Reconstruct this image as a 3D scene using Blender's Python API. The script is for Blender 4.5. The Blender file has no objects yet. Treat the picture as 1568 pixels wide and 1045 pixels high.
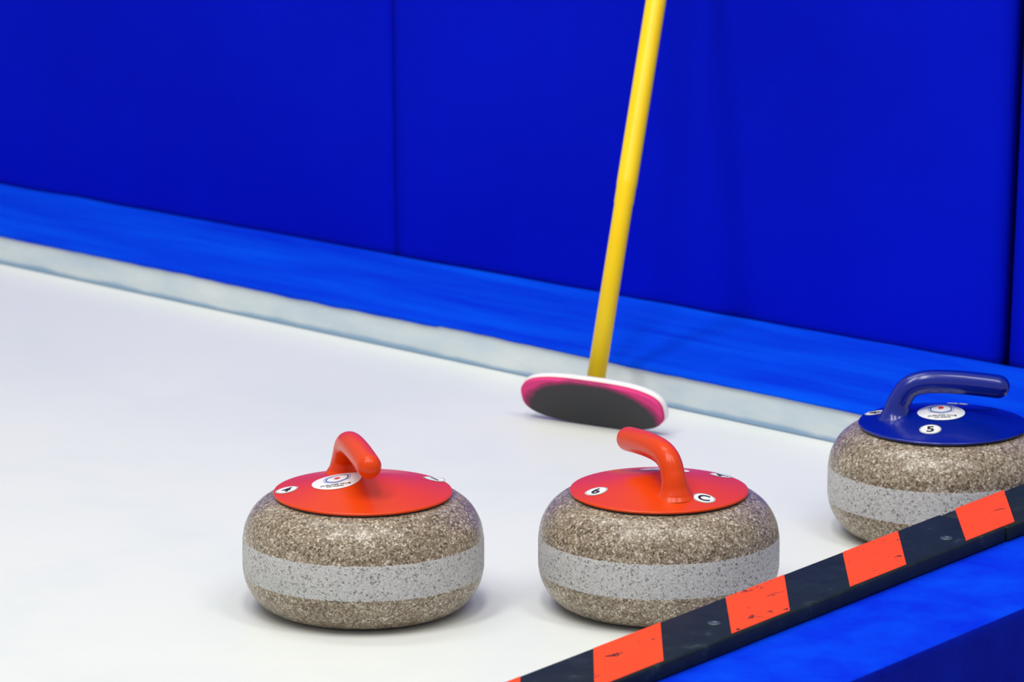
import bpy, bmesh, math, random
from mathutils import Vector, noise, Matrix
random.seed(4)
S = bpy.context.scene
S.view_settings.view_transform = 'Standard'
S.view_settings.look = 'None'

# ---------------------------------------------------------------- helpers
def link(o, parent=None):
    S.collection.objects.link(o)
    if parent: o.parent = parent
    return o
def empty(name, loc=(0,0,0), rz=0):
    e = bpy.data.objects.new(name, None); e.empty_display_size = .1
    e.location = loc; e.rotation_euler = (0,0,rz)
    return link(e)
def mesh_obj(name, verts, faces, mat=None, parent=None, smooth=False, recalc=True):
    me = bpy.data.meshes.new(name); me.from_pydata([tuple(v) for v in verts], [], faces)
    if recalc:
        bm = bmesh.new(); bm.from_mesh(me); bmesh.ops.recalc_face_normals(bm, faces=bm.faces); bm.to_mesh(me); bm.free()
    if smooth:
        for p in me.polygons: p.use_smooth = True
    if mat: me.materials.append(mat)
    return link(bpy.data.objects.new(name, me), parent)
def box(name, x0,x1,y0,y1,z0,z1, mat, parent=None, bevel=0, segs=3):
    v=[(x,y,z) for x in (x0,x1) for y in (y0,y1) for z in (z0,z1)]
    f=[(0,1,3,2),(4,6,7,5),(0,4,5,1),(2,3,7,6),(0,2,6,4),(1,5,7,3)]
    o=mesh_obj(name,v,f,mat,parent)
    if bevel:
        m=o.modifiers.new('bevel','BEVEL'); m.width=bevel; m.segments=segs; m.limit_method='ANGLE'
        for p in o.data.polygons: p.use_smooth=True
    return o
def catmull(pts, n):
    out=[]
    P=[pts[0]]+list(pts)+[pts[-1]]
    for i in range(1,len(P)-2):
        for k in range(n):
            t=k/n
            a,b,c,d=P[i-1],P[i],P[i+1],P[i+2]
            out.append(tuple(.5*((2*b[j])+(-a[j]+c[j])*t+(2*a[j]-5*b[j]+4*c[j]-d[j])*t*t+(-a[j]+3*b[j]-3*c[j]+d[j])*t**3) for j in range(len(b))))
    out.append(tuple(pts[-1])); return out
def lathe(name, prof, mat, parent=None, seg=128):
    v=[];f=[]
    for r,z in prof:
        for k in range(seg):
            a=2*math.pi*k/seg; v.append((r*math.cos(a),r*math.sin(a),z))
    n=len(prof)
    for i in range(n-1):
        for k in range(seg):
            k2=(k+1)%seg; f.append((i*seg+k,i*seg+k2,(i+1)*seg+k2,(i+1)*seg+k))
    f.append(tuple(range(seg))); f.append(tuple((n-1)*seg+k for k in range(seg)))
    return mesh_obj(name,v,f,mat,parent,True)

# ---------------------------------------------------------------- materials
def mat_base(name, col=(.8,.8,.8), rough=.5, spec=.5, coat=0):
    m=bpy.data.materials.new(name); m.use_nodes=True
    b=m.node_tree.nodes['Principled BSDF']
    b.inputs['Base Color'].default_value=(*col,1); b.inputs['Roughness'].default_value=rough
    b.inputs['Specular IOR Level'].default_value=spec; b.inputs['Coat Weight'].default_value=coat
    b.inputs['Coat Roughness'].default_value=.08
    return m,b,m.node_tree
def N(nt,t,**kw):
    n=nt.nodes.new(t)
    for k,v in kw.items(): setattr(n,k,v)
    return n
def ramp(nt, fac, stops, interp='LINEAR'):
    r=N(nt,'ShaderNodeValToRGB'); r.color_ramp.interpolation=interp
    el=r.color_ramp.elements
    while len(el)<len(stops): el.new(.5)
    for e,(p,c) in zip(el,stops): e.position=p; e.color=(*c,1)
    nt.links.new(fac,r.inputs[0]); return r.outputs[0]
def noise_n(nt, scale, detail=4, rough=.5, offset=None, stretch=None):
    tc=N(nt,'ShaderNodeTexCoord'); src=tc.outputs['Object']
    if offset or stretch:
        mp=N(nt,'ShaderNodeMapping'); nt.links.new(src,mp.inputs[0])
        if offset: mp.inputs['Location'].default_value=offset
        if stretch: mp.inputs['Scale'].default_value=stretch
        src=mp.outputs[0]
    n=N(nt,'ShaderNodeTexNoise'); n.inputs['Scale'].default_value=scale; n.inputs['Detail'].default_value=detail
    n.inputs['Roughness'].default_value=rough
    nt.links.new(src,n.inputs['Vector']); return n.outputs['Fac']
def bump(nt,b,h,strength,dist):
    bp=N(nt,'ShaderNodeBump'); bp.inputs['Strength'].default_value=strength; bp.inputs['Distance'].default_value=dist
    nt.links.new(h,bp.inputs['Height']); nt.links.new(bp.outputs[0],b.inputs['Normal'])
def mathn(nt,op,a,b=None,c=None):
    n=N(nt,'ShaderNodeMath',operation=op)
    for i,x in enumerate((a,b,c)):
        if x is None: continue
        if isinstance(x,(int,float)): n.inputs[i].default_value=x
        else: nt.links.new(x,n.inputs[i])
    return n.outputs[0]
def mix(nt,fac,a,b):
    n=N(nt,'ShaderNodeMix',data_type='RGBA')
    for s,x in ((n.inputs[0],fac),(n.inputs[6],a),(n.inputs[7],b)):
        if isinstance(x,(int,float)): s.default_value=x
        elif isinstance(x,tuple): s.default_value=(*x,1)
        else: nt.links.new(x,s)
    return n.outputs[2]

def fabric(name, c1, c2, scale, bumpd, rough=.8, big=3, stretch=None, spec=.05):
    m,b,nt=mat_base(name,c1,rough,spec)
    n=noise_n(nt,big,5,.6,stretch=stretch)
    nt.links.new(ramp(nt,n,[(.3,c1),(.7,c2)]),b.inputs['Base Color'])
    bump(nt,b,noise_n(nt,scale,3,.7),.6,bumpd)
    return m
M_wall=fabric('blue_vinyl_padding',(.0,.005,.49),(.0,.008,.61),900,.0006,.8,1.6)
M_deck=fabric('blue_carpet',(.0,.028,.70),(.0,.095,.90),600,.0020,.9,6,stretch=(.35,3,1))
M_deck2=fabric('blue_carpet_end',(.0,.016,.74),(.0,.070,.92),450,.0030,.9,9)
M_deck_shade=fabric('blue_carpet_shaded',(.0,.004,.26),(.0,.010,.36),300,.0040,.9,14)  # end carpet again, colour darkened to paint in shade on upright faces
M_gap,_,_=mat_base('dark_gap',(.001,.001,.004),.9,.1)

# ice
M_ice,b,nt=mat_base('ice',(.85,.87,.87),.42,.20)
n=noise_n(nt,2.6,7,.65)
nt.links.new(ramp(nt,n,[(.3,(.75,.79,.765)),(.5,(.80,.82,.79)),(.7,(.82,.83,.795))]),b.inputs['Base Color'])
bump(nt,b,noise_n(nt,220,2,.5),.2,.0008)
# frosty curb face
M_frost,b,nt=mat_base('frosted_curb',(.6,.7,.75),.7,.2)
tc=N(nt,'ShaderNodeTexCoord'); sx=N(nt,'ShaderNodeSeparateXYZ'); nt.links.new(tc.outputs['Object'],sx.inputs[0])
nz=noise_n(nt,7,4,.55,stretch=(1,1,3))
base=ramp(nt,nz,[(.3,(.56,.66,.74)),(.5,(.66,.74,.78)),(.72,(.76,.81,.82))])
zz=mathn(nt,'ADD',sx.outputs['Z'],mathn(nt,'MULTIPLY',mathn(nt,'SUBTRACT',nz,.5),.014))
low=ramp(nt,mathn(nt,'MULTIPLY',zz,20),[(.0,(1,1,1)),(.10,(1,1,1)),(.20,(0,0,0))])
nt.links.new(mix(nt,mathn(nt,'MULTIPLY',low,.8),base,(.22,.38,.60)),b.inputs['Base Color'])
bump(nt,b,noise_n(nt,60,3,.5),.3,.001)

def granite(name, off):
    m,b,nt=mat_base(name,(.3,.25,.2),.2,.42)
    tc=N(nt,'ShaderNodeTexCoord'); mp=N(nt,'ShaderNodeMapping'); mp.inputs['Location'].default_value=off
    nt.links.new(tc.outputs['Object'],mp.inputs[0])
    def vor(scale):
        v=N(nt,'ShaderNodeTexVoronoi'); v.inputs['Scale'].default_value=scale
        nt.links.new(mp.outputs[0],v.inputs['Vector'])
        s=N(nt,'ShaderNodeSeparateColor'); nt.links.new(v.outputs['Color'],s.inputs[0]); return s.outputs[0],s.outputs[1]
    a,a2=vor(620); c,c2=vor(340)
    f=mathn(nt,'ADD',mathn(nt,'MULTIPLY',a,.58),mathn(nt,'MULTIPLY',c,.42))
    nn=noise_n(nt,14,4,.6,offset=off)
    f=mathn(nt,'ADD',f,mathn(nt,'MULTIPLY',mathn(nt,'SUBTRACT',nn,.5),.34))
    pol=ramp(nt,f,[(.10,(.065,.048,.033)),(.30,(.185,.135,.09)),(.52,(.30,.235,.165)),(.72,(.39,.325,.245)),(.90,(.70,.64,.54))])
    band=ramp(nt,a,[(.03,(.20,.19,.18)),(.10,(.43,.42,.42)),(.5,(.52,.51,.51)),(.95,(.62,.61,.61))])
    big=ramp(nt,c2,[(.03,(.55,.53,.52)),(.07,(1,1,1))])
    mm=N(nt,'ShaderNodeMix',data_type='RGBA',blend_type='MULTIPLY'); mm.inputs[0].default_value=1
    nt.links.new(band,mm.inputs[6]); nt.links.new(big,mm.inputs[7]); band=mm.outputs[2]
    sx=N(nt,'ShaderNodeSeparateXYZ'); nt.links.new(tc.outputs['Object'],sx.inputs[0])
    nz=noise_n(nt,300,2,.5)
    z=mathn(nt,'ADD',sx.outputs['Z'],mathn(nt,'MULTIPLY',mathn(nt,'SUBTRACT',nz,.5),.003))
    d=mathn(nt,'ABSOLUTE',mathn(nt,'SUBTRACT',z,.0675))
    mask=mathn(nt,'LESS_THAN',d,.0215)
    nt.links.new(mix(nt,mask,pol,band),b.inputs['Base Color'])
    nt.links.new(mathn(nt,'MULTIPLY_ADD',mask,.30,.30),b.inputs['Roughness'])
    nt.links.new(mathn(nt,'SUBTRACT',.10,mathn(nt,'MULTIPLY',mask,.10)),b.inputs['Coat Weight'])
    bump(nt,b,mathn(nt,'MULTIPLY',a,mathn(nt,'MULTIPLY_ADD',mask,.6,.25)),.3,.0005)
    return m
M_red,_,_=mat_base('red_plastic',(.75,.052,.001),.30,.28,.08)
M_bluep,_,_=mat_base('blue_plastic',(.0,.012,.27),.25,.45,.35)
M_white,_,_=mat_base('white_sticker',(.86,.87,.86),.4)
M_black,_,_=mat_base('sticker_ink',(.012,.012,.015),.5)
M_lblue,_,_=mat_base('logo_blue',(.03,.12,.50),.5)
M_lred,_,_=mat_base('logo_red',(.7,.03,.03),.5)
M_seal,_,_=mat_base('dark_seal',(.02,.015,.012),.6)

# ---------------------------------------------------------------- curling stone
Z0=.139
def cap_z(r):
    t=min(max(r/.107,0),1)
    return Z0+.004+.019*(1-t)**1.15 + .003*(1-t*t)
body_prof=[(.001,.006),(.055,.006),(.062,.001),(.070,0),(.100,0)]+catmull([(.100,.0),(.118,.0052),(.132,.0170),(.1415,.034),(.1450,.050)],8)[1:]+[(.1452,.0675)]+[(.1450,.085)]+catmull([(.1450,.085),(.1415,.103),(.132,.1205),(.118,.1325),(.104,.1380)],8)[1:]+[(.06,.139),(.001,.139)]

def sticker(name, cx, cy, pieces, parent):
    for i,(v2,fs,mat,lift) in enumerate(pieces):
        vs=[(cx+x,cy+y,cap_z(math.hypot(cx+x,cy+y))+lift) for x,y in v2]
        mesh_obj(f'{name}_{i+1}',vs,fs,mat,parent)
def disc2(r, r0=0, rings=5, seg=48, sx=1, poly=None):
    v=[];f=[]
    for i in range(rings+1):
        q=r0+(r-r0)*i/rings
        for k in range(seg):
            a=2*math.pi*k/seg
            rr=q
            if poly:
                w=2*math.pi/poly; aa=((a+w/2)%w)-w/2
                rr=q*(.5+.5*math.cos(math.pi/poly)/math.cos(aa))
            v.append((rr*math.cos(a)*sx,rr*math.sin(a)))
    for i in range(rings):
        for k in range(seg):
            k2=(k+1)%seg; f.append((i*seg+k,i*seg+k2,(i+1)*seg+k2,(i+1)*seg+k))
    return v,f
def text2(s,size,rot):
    cu=bpy.data.curves.new('t','FONT'); cu.body=s; cu.size=size; cu.align_x='CENTER'; cu.align_y='CENTER'; cu.offset=size*.025
    o=bpy.data.objects.new('t',cu); S.collection.objects.link(o)
    dg=bpy.context.evaluated_depsgraph_get(); me=bpy.data.meshes.new_from_object(o.evaluated_get(dg))
    c,s_=math.cos(rot),math.sin(rot)
    xs=[p.co.x for p in me.vertices]; ys=[p.co.y for p in me.vertices]
    ox=(min(xs)+max(xs))/2; oy=(min(ys)+max(ys))/2
    v=[((p.co.x-ox)*c-(p.co.y-oy)*s_,(p.co.x-ox)*s_+(p.co.y-oy)*c) for p in me.vertices]; f=[tuple(p.vertices) for p in me.polygons]
    bpy.data.objects.remove(o); bpy.data.curves.remove(cu); bpy.data.meshes.remove(me)
    return v,f

def stone(loc, ang, shift, pm, off, labels, logo):
    root=empty('curling_stone',(loc[0],loc[1],0.0))
    lathe('granite_body',body_prof,granite('granite',off),root)
    lathe('seal_ring',[(.05,.1385),(.1045,.1375),(.1050,Z0+.001),(.05,Z0+.001)],M_seal,root,96)
    prof=[(.02,Z0+.0005),(.1035,Z0+.0005),(.1068,Z0+.0012),(.1074,Z0+.0025),(.1068,Z0+.0038)]
    rr=.105
    while rr>.002:
        prof.append((rr,cap_z(rr))); rr-=.004
    prof.append((.001,cap_z(.001)))
    lathe('cap_plate',prof,pm,root)
    bz=cap_z(.062)-Z0
    key=[(-.063,bz-.004,.0250),(-.063,bz+.001,.0205),(-.0625,bz+.006,.0174),(-.061,bz+.015,.0153),(-.0575,.0355,.0145),(-.050,.0475,.0143),(-.037,.0545,.0146),(-.018,.0572,.0149),(.010,.0567,.0150),(.038,.0543,.0150),(.058,.0520,.0150),(.064,.0512,.0149)]
    path=catmull(key,6)
    v=[];f=[];seg=32
    ex=[]
    u,z,r=path[-1]; pu,pz,_=path[-2]; T=Vector((u-pu,z-pz)).normalized()
    for k in range(1,9):
        a=k/8*math.pi/2*.985
        ex.append((u+T.x*r*math.sin(a),z+T.y*r*math.sin(a),r*math.cos(a)))
    path=path+ex; n=len(path)
    d=Vector((math.cos(ang),math.sin(ang))); s=Vector((-d.y,d.x))
    for i,(u,z,r) in enumerate(path):
        a=path[max(0,i-1)]; b_=path[min(n-1,i+1)]
        if i==0 or u<-.0629 and z<bz+.0015: T=Vector((0,1))
        elif i>=n-9: pass
        else:
            T=Vector((b_[0]-a[0],b_[1]-a[1])).normalized()
        nx,nz=T.y,-T.x
        for k in range(seg):
            w=2*math.pi*k/seg
            ku=u+nx*r*math.cos(w); kz=Z0+z+nz*r*math.cos(w); ks=r*math.sin(w)
            v.append((d.x*ku+s.x*ks+shift[0], d.y*ku+s.y*ks+shift[1], kz))
    for i in range(n-1):
        for k in range(seg):
            k2=(k+1)%seg; f.append((i*seg+k,i*seg+k2,(i+1)*seg+k2,(i+1)*seg+k))
    f.append(tuple((n-1)*seg+k for k in range(seg)))
    mesh_obj('handle',v,f,pm,root,True)
    for i,(t,x,y,rot) in enumerate(labels):
        v1,f1=disc2(.0136,.0002); v2,f2=text2(t,.0215,rot); v3,f3=disc2(.0129,.0124,1)
        sticker('number_label' ,x,y,[(v1,f1,M_white,.0005),(v2,f2,M_black,.0009),(v3,f3,M_black,.0008)],root)
    lx,ly,lr=logo
    v1,f1=disc2(.0300,.0003,8,64); v2,f2=disc2(.0150,.0132,1,60,1,6); v3,f3=disc2(.0036,.0002); v4,f4=disc2(.0172,.0166,1,60,1,6)
    c,s_=math.cos(lr),math.sin(lr)
    R=lambda vv,oy=0:[(x*c-(y+oy)*s_,x*s_+(y+oy)*c) for x,y in vv]
    vt,ft=text2('CURLING CLUB',.0052,0); vt2,ft2=text2('ICE ARENA',.0042,0)
    sticker('logo_label',lx,ly,[(v1,f1,M_white,.0005),(R(v2,.005),f2,M_lblue,.0009),(R(v3,.005),f3,M_lred,.0009),(R(v4,.005),f4,M_lblue,.0009),(R(vt,-.0165),ft,M_black,.0009),(R(vt2,-.0218),ft2,M_black,.0009)],root)
    return root
A=lambda x,y: math.atan2(y,x)
stone((-.1785,5.750),A(.27,-.96),(-.008,-.004),M_red,(0,0,0),
      [('4',-.091,-.008,-.35),('1',.085,.048,.6)],(-.031,-.008,-.05))
stone((.1764,5.758),A(-.41,.91),(-.009,0),M_red,(3,1,2),
      [('6',-.076,-.030,-.3),('C',.0515,-.0625,-.1),('A',.076,.055,.6)],(.008,.048,.3))
stone((.5451,6.088),A(.998,-.03),(.004,0),M_bluep,(7,4,1),
      [('5',-.022,-.066,-.1),('B',-.083,.040,.6),('2',.025,.085,.6)],(-.004,-.012,0))

# ---------------------------------------------------------------- ice
mesh_obj('floor',[(-6,-1,0),(6,-1,0),(6,12,0),(-6,12,0)],[(0,1,2,3)],M_ice)

# ---------------------------------------------------------------- side curb + carpet
P0=(-.18,7.118); CA=math.atan(-.925)
curb=empty('side_curb_1',(P0[0],P0[1],0),CA)  # low curb along the ice edge, carries the frosted face and carpet
XL,XR=-3.2,1.40
DT=.055
def yfar(x): return .2788+.0426*(x+.2656)-.004
box('frosted_face',XL,XR,0,.14,0.0,DT-.005,M_frost,curb,.003,2)
v=[];f=[];nx=420
for i in range(nx+1):
    x=XL+(XR-XL)*i/nx
    e=.0016*noise.noise(Vector((x*3,0,0)))+.0012*noise.noise(Vector((x*22,3,0)))
    if x>.10: e+=.0020
    drop=DT-.0080+e*1.2
    rows=[(-.0035,drop-.001),(-.0045,drop+.002),(-.0035,DT-.003),(.002,DT)]
    yf=yfar(x)
    for k in range(1,15):
        y=.002+k*(yf-.002)/14
        z=DT+.0045*noise.noise(Vector((x*2.5,y*9,1)))*math.sin(math.pi*k/14)+.0015*noise.noise(Vector((x*9,y*20,4)))
        z+=.004*math.exp(-((y-.13)/.02)**2)
        if k==14: z+=.004
        rows.append((y,z))
    R_=len(rows)
    for y,z in rows: v.append((x,y,z))
for i in range(nx):
    for k in range(R_-1):
        f.append((i*R_+k,(i+1)*R_+k,(i+1)*R_+k+1,i*R_+k+1))
mesh_obj('blue_carpet',v,f,M_deck,curb,True)

# ---------------------------------------------------------------- padded wall
wall=empty('wall_back',(-.1857,7.503,0),math.atan(-.849))
WH=1.35
def pad(name,x0,x1,yoff=0,seed=0,l0=0,l1=0):
    nx=max(8,int((x1-x0)/.02)); nz=36
    v=[];f=[]
    z0=.030
    for i in range(nx+1):
        for j in range(nz+1):
            z=z0+(WH-z0)*j/nz
            xa=x0+l0*z; xb=x1+l1*z
            x=xa+(xb-xa)*i/nx
            ex=min(x-xa,xb-x); y=yoff+(.003*math.exp(-ex/.006))
            y+=.003*(noise.noise(Vector((x*3,z*1.2,seed)))+.5)
            y+=.004*math.exp(-((x-.666-.01*z)/.025)**2)
            v.append((x,y,z))
    for i in range(nx):
        for j in range(nz):
            a=i*(nz+1)+j; f.append((a,a+nz+1,a+nz+2,a+1))
    o=mesh_obj(name,v,f,M_wall,wall,True,False)
    m=o.modifiers.new('thick','SOLIDIFY'); m.thickness=.05; m.offset=-1
    return o
pad('pad_1',-3.0,-1.32,0,1);pad('pad_2',-1.318,.0028,0,2,0,-.012);pad('pad_3',.0042,1.130,0,3,-.012,.028);pad('pad_4',1.147,1.9,.006,4,.028,0)
box('backing',-3.0,1.9,.075,.12,0,WH,M_gap,wall)

# ---------------------------------------------------------------- end platform with hazard strip
EA=math.atan2(.7971,.6039)
endp=empty('end_platform',(.0867,5.104,0),EA)
a0,a1=-2.4,1.305
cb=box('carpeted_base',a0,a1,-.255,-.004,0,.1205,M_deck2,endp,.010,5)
cb.data.materials.append(M_deck_shade)
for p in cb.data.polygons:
    if abs(p.normal.z)<.5: p.material_index=1  # upright faces take the carpet with shade in its colour
M_rub,b,nt=mat_base('black_rubber',(.006,.013,.018),.55,.22)
n=noise_n(nt,30,5,.7)
nt.links.new(ramp(nt,n,[(.35,(.005,.011,.012)),(.60,(.009,.019,.020)),(.72,(.04,.058,.058))]),b.inputs['Base Color'])
bump(nt,b,noise_n(nt,160,3,.6),.3,.0008)
M_or,b,nt=mat_base('orange_tape',(.88,.05,.006),.5,.2)
n=noise_n(nt,15,6,.75,stretch=(1.0,2.4,1))
nt.links.new(ramp(nt,n,[(.0,(.88,.055,.003)),(.608,(.95,.075,.004)),(.622,(.03,.015,.015)),(.9,(.01,.01,.015))]),b.inputs['Base Color'])
hz=empty('hazard_strip',(.0867,5.104,0),EA)
box('rubber_bar_1',a0,.690,-.092,0,.1212,.1395,M_rub,hz,.0025,3)
box('rubber_bar_2',.692,a1,-.094,-.002,.1212,.1390,M_rub,hz,.0025,3)
def tape(i,s0,s1,zt=.1396):
    w=.0885; k=-.115
    j=lambda:random.uniform(-.002,.002)
    p=[(s0,-.002),(s1+j(),-.002),(s1+k+j(),-w),(s0+k+j(),-w)]
    v=[(x,y,zt-.0012) for x,y in p]+[(x,y,zt+.0004) for x,y in p]
    mesh_obj(f'tape_{i}',v,[(0,1,2,3),(4,5,6,7),(0,1,5,4),(1,2,6,5),(2,3,7,6),(3,0,4,7)],M_or,hz)
for i,(s,e) in enumerate([(-2.17,-2.05),(-1.93,-1.81),(-1.69,-1.57),(-1.45,-1.33),(-1.21,-1.09),(-.97,-.85),(-.73,-.61),(-.49,-.375),(-.25,-.133),(-.002,.121),(.246,.362),(.481,.596),(.722,.830),(.955,1.065),(1.19,1.29)]):
    tape(i+1,s,e,.1391 if s>.8 else .1396)
M_bolt,_,_=mat_base('bolt_metal',(.10,.13,.16),.45,.5); M_bolt.node_tree.nodes['Principled BSDF'].inputs['Metallic'].default_value=.7
for i,(a,q) in enumerate([(.605,-.064),(.155,-.05),(1.0,-.05),(-.2,-.05)]):
    o=lathe(f'bolt_{i+1}',[(.0075,.1390),(.0075,.1400),(.0060,.1406),(.0035,.1406),(.0030,.1398),(.001,.1398)],M_bolt,hz,24)
    o.location=(a,q,0)

# ---------------------------------------------------------------- curling broom
broom=empty('curling_broom',(0,0,0))
M_yel,b,nt=mat_base('yellow_handle',(.98,.72,.01),.35,.35)
nt.links.new(ramp(nt,noise_n(nt,8,3),[(.3,(1.0,.62,.003)),(.7,(1.0,.70,.006))]),b.inputs['Base Color'])
M_shell,_,_=mat_base('white_shell',(.90,.89,.86),.35)
M_pink,_,_=mat_base('pink_foam',(.80,.05,.20),.7)
M_pad,b,nt=mat_base('brush_fabric',(.05,.05,.055),.9,.1)
tc=N(nt,'ShaderNodeTexCoord'); mp=N(nt,'ShaderNodeMapping'); mp.inputs['Scale'].default_value=(1/.119,1/.056,0)
mp.inputs['Location'].default_value=(0,.28,0)
nt.links.new(tc.outputs['Object'],mp.inputs[0])
ln=N(nt,'ShaderNodeVectorMath',operation='LENGTH'); nt.links.new(mp.outputs[0],ln.inputs[0])
nn=noise_n(nt,40,4,.6)
rr_=mathn(nt,'ADD',ln.outputs['Value'],mathn(nt,'MULTIPLY',mathn(nt,'SUBTRACT',nn,.5),.14))
nt.links.new(ramp(nt,rr_,[(0,(.050,.054,.058)),(.82,(.068,.064,.070)),(.90,(.38,.05,.15)),(.96,(.80,.06,.24))]),b.inputs['Base Color'])
bump(nt,b,noise_n(nt,500,2,.6),.5,.0008)
ax=Vector((math.cos(math.radians(-31)),math.sin(math.radians(-31)),0)); h=Vector((ax.y,-ax.x,0))
th=math.radians(21)
Nn=(h*math.cos(th)-Vector((0,0,1))*math.sin(th)).normalized(); V=ax.cross(Nn)
if V.z<0: V=-V
C=Vector((.109,6.630,.0340))
Zax=ax.cross(V)
sgn=1 if Zax.dot(Nn)>0 else -1
head=empty('brush_head',C); head.parent=broom
Mx=Matrix(((ax.x,V.x,Zax.x),(ax.y,V.y,Zax.y),(ax.z,V.z,Zax.z))).to_4x4(); Mx.translation=C
head.matrix_world=Mx
def slab(name, L, W, z0, z1, mat, rnd=.003, taper=0, p=2.9):
    v=[];f=[];seg=96
    lay=[(z0,-rnd),(z0+(z1-z0)*.18,-rnd*.3),(z0+(z1-z0)*.4,0),(z0+(z1-z0)*.6,0),(z0+(z1-z0)*.82,-rnd*.3-taper*.5),(z1,-rnd-taper)]
    for z,o in lay:
        for k in range(seg):
            a=2*math.pi*k/seg; c,s=math.cos(a),math.sin(a)
            x=(L+o)*math.copysign(abs(c)**(2/p),c); y=(W+o)*math.copysign(abs(s)**(2/p),s)
            v.append((x,y,z*sgn))
    n=len(lay)
    for i in range(n-1):
        for k in range(seg):
            k2=(k+1)%seg; f.append((i*seg+k,i*seg+k2,(i+1)*seg+k2,(i+1)*seg+k))
    f.append(tuple(range(seg))); f.append(tuple((n-1)*seg+k for k in range(seg)))
    o=mesh_obj(name,v,f,mat,head,False)
    for pl in o.data.polygons: pl.use_smooth=len(pl.vertices)==4
    return o
slab('brush_pad',.1115,.0350,-.0045,.002,M_pad,.001)
slab('pink_layer',.1118,.0351,-.0058,-.0042,M_pink,.0002)
slab('white_shell',.1135,.0362,-.018,-.0055,M_shell,.003)
def tube(name,p0,p1,rads,mat,parent,seg=32):
    p0=Vector(p0);p1=Vector(p1);d=(p1-p0).normalized(); s=d.cross(Vector((0,0,1))).normalized() if abs(d.z)<.999 else Vector((1,0,0)); t=s.cross(d)
    v=[];f=[]
    for fr,r in rads:
        c=p0.lerp(p1,fr)
        for k in range(seg):
            a=2*math.pi*k/seg; v.append(c+s*r*math.cos(a)+t*r*math.sin(a))
    n=len(rads)
    for i in range(n-1):
        for k in range(seg):
            k2=(k+1)%seg; f.append((i*seg+k,i*seg+k2,(i+1)*seg+k2,(i+1)*seg+k))
    f.append(tuple(range(seg))); f.append(tuple((n-1)*seg+k for k in range(seg)))
    return mesh_obj(name,v,f,mat,parent,True)
B=Vector((.114,6.678,.0440)); T=Vector((.2613,7.102,.8716))
tube('handle',B,T,[(0,.0130),(.285,.0132),(.287,.0139),(.312,.0140),(.314,.0145),(.32,.0145),(.99,.0145),(1,.011)],M_yel,broom)
M_jt,_,_=mat_base('pivot_joint',(.35,.33,.30),.5)
bk=C-Nn*.014
tube('pivot_joint',bk,B+ (T-B).normalized()*.004,[(0,.018),(.4,.015),(1,.011)],M_jt,broom)

# ---------------------------------------------------------------- lights
w=bpy.data.worlds.new('arena'); S.world=w; w.use_nodes=True
bg=w.node_tree.nodes['Background']; bg.inputs[0].default_value=(1,1,.98,1); bg.inputs[1].default_value=.44
def area(name,loc,tgt,sx,sy,power,col=(1,1,1)):
    l=bpy.data.lights.new(name,'AREA'); l.shape='RECTANGLE'; l.size=sx; l.size_y=sy; l.energy=power; l.color=col
    o=bpy.data.objects.new(name,l); o.location=loc
    o.rotation_euler=(Vector(tgt)-Vector(loc)).to_track_quat('-Z','Y').to_euler(); link(o)
area('far_fill_light',(-1.6,4.4,4.2),(-.3,6.6,0),.6,2.4,66,(1,.985,.95))
area('far_fill_light',(-.2,4.2,4.4),(0,6.4,0),.6,2.4,60,(1,.985,.95))
area('far_fill_light',(1.6,4.4,4.4),(0,6.2,0),.6,2.4,44,(1,.985,.95))
area('far_fill_light',(-1.2,7.0,4.6),(-.6,7.0,0),.6,2.4,42,(.98,1,.97))  # added fill lamp, there to brighten the far ice and wall

# ---------------------------------------------------------------- camera
cam=bpy.data.cameras.new('camera'); co=bpy.data.objects.new('camera',cam); link(co)
cam.sensor_width=36; cam.lens=36*7600/1568
co.location=(0,0,1.66); co.rotation_euler=(math.radians(90-13.05),0,0)
cam.dof.use_dof=True; cam.dof.focus_distance=5.85; cam.dof.aperture_fstop=10
cam.clip_end=60
S.camera=co
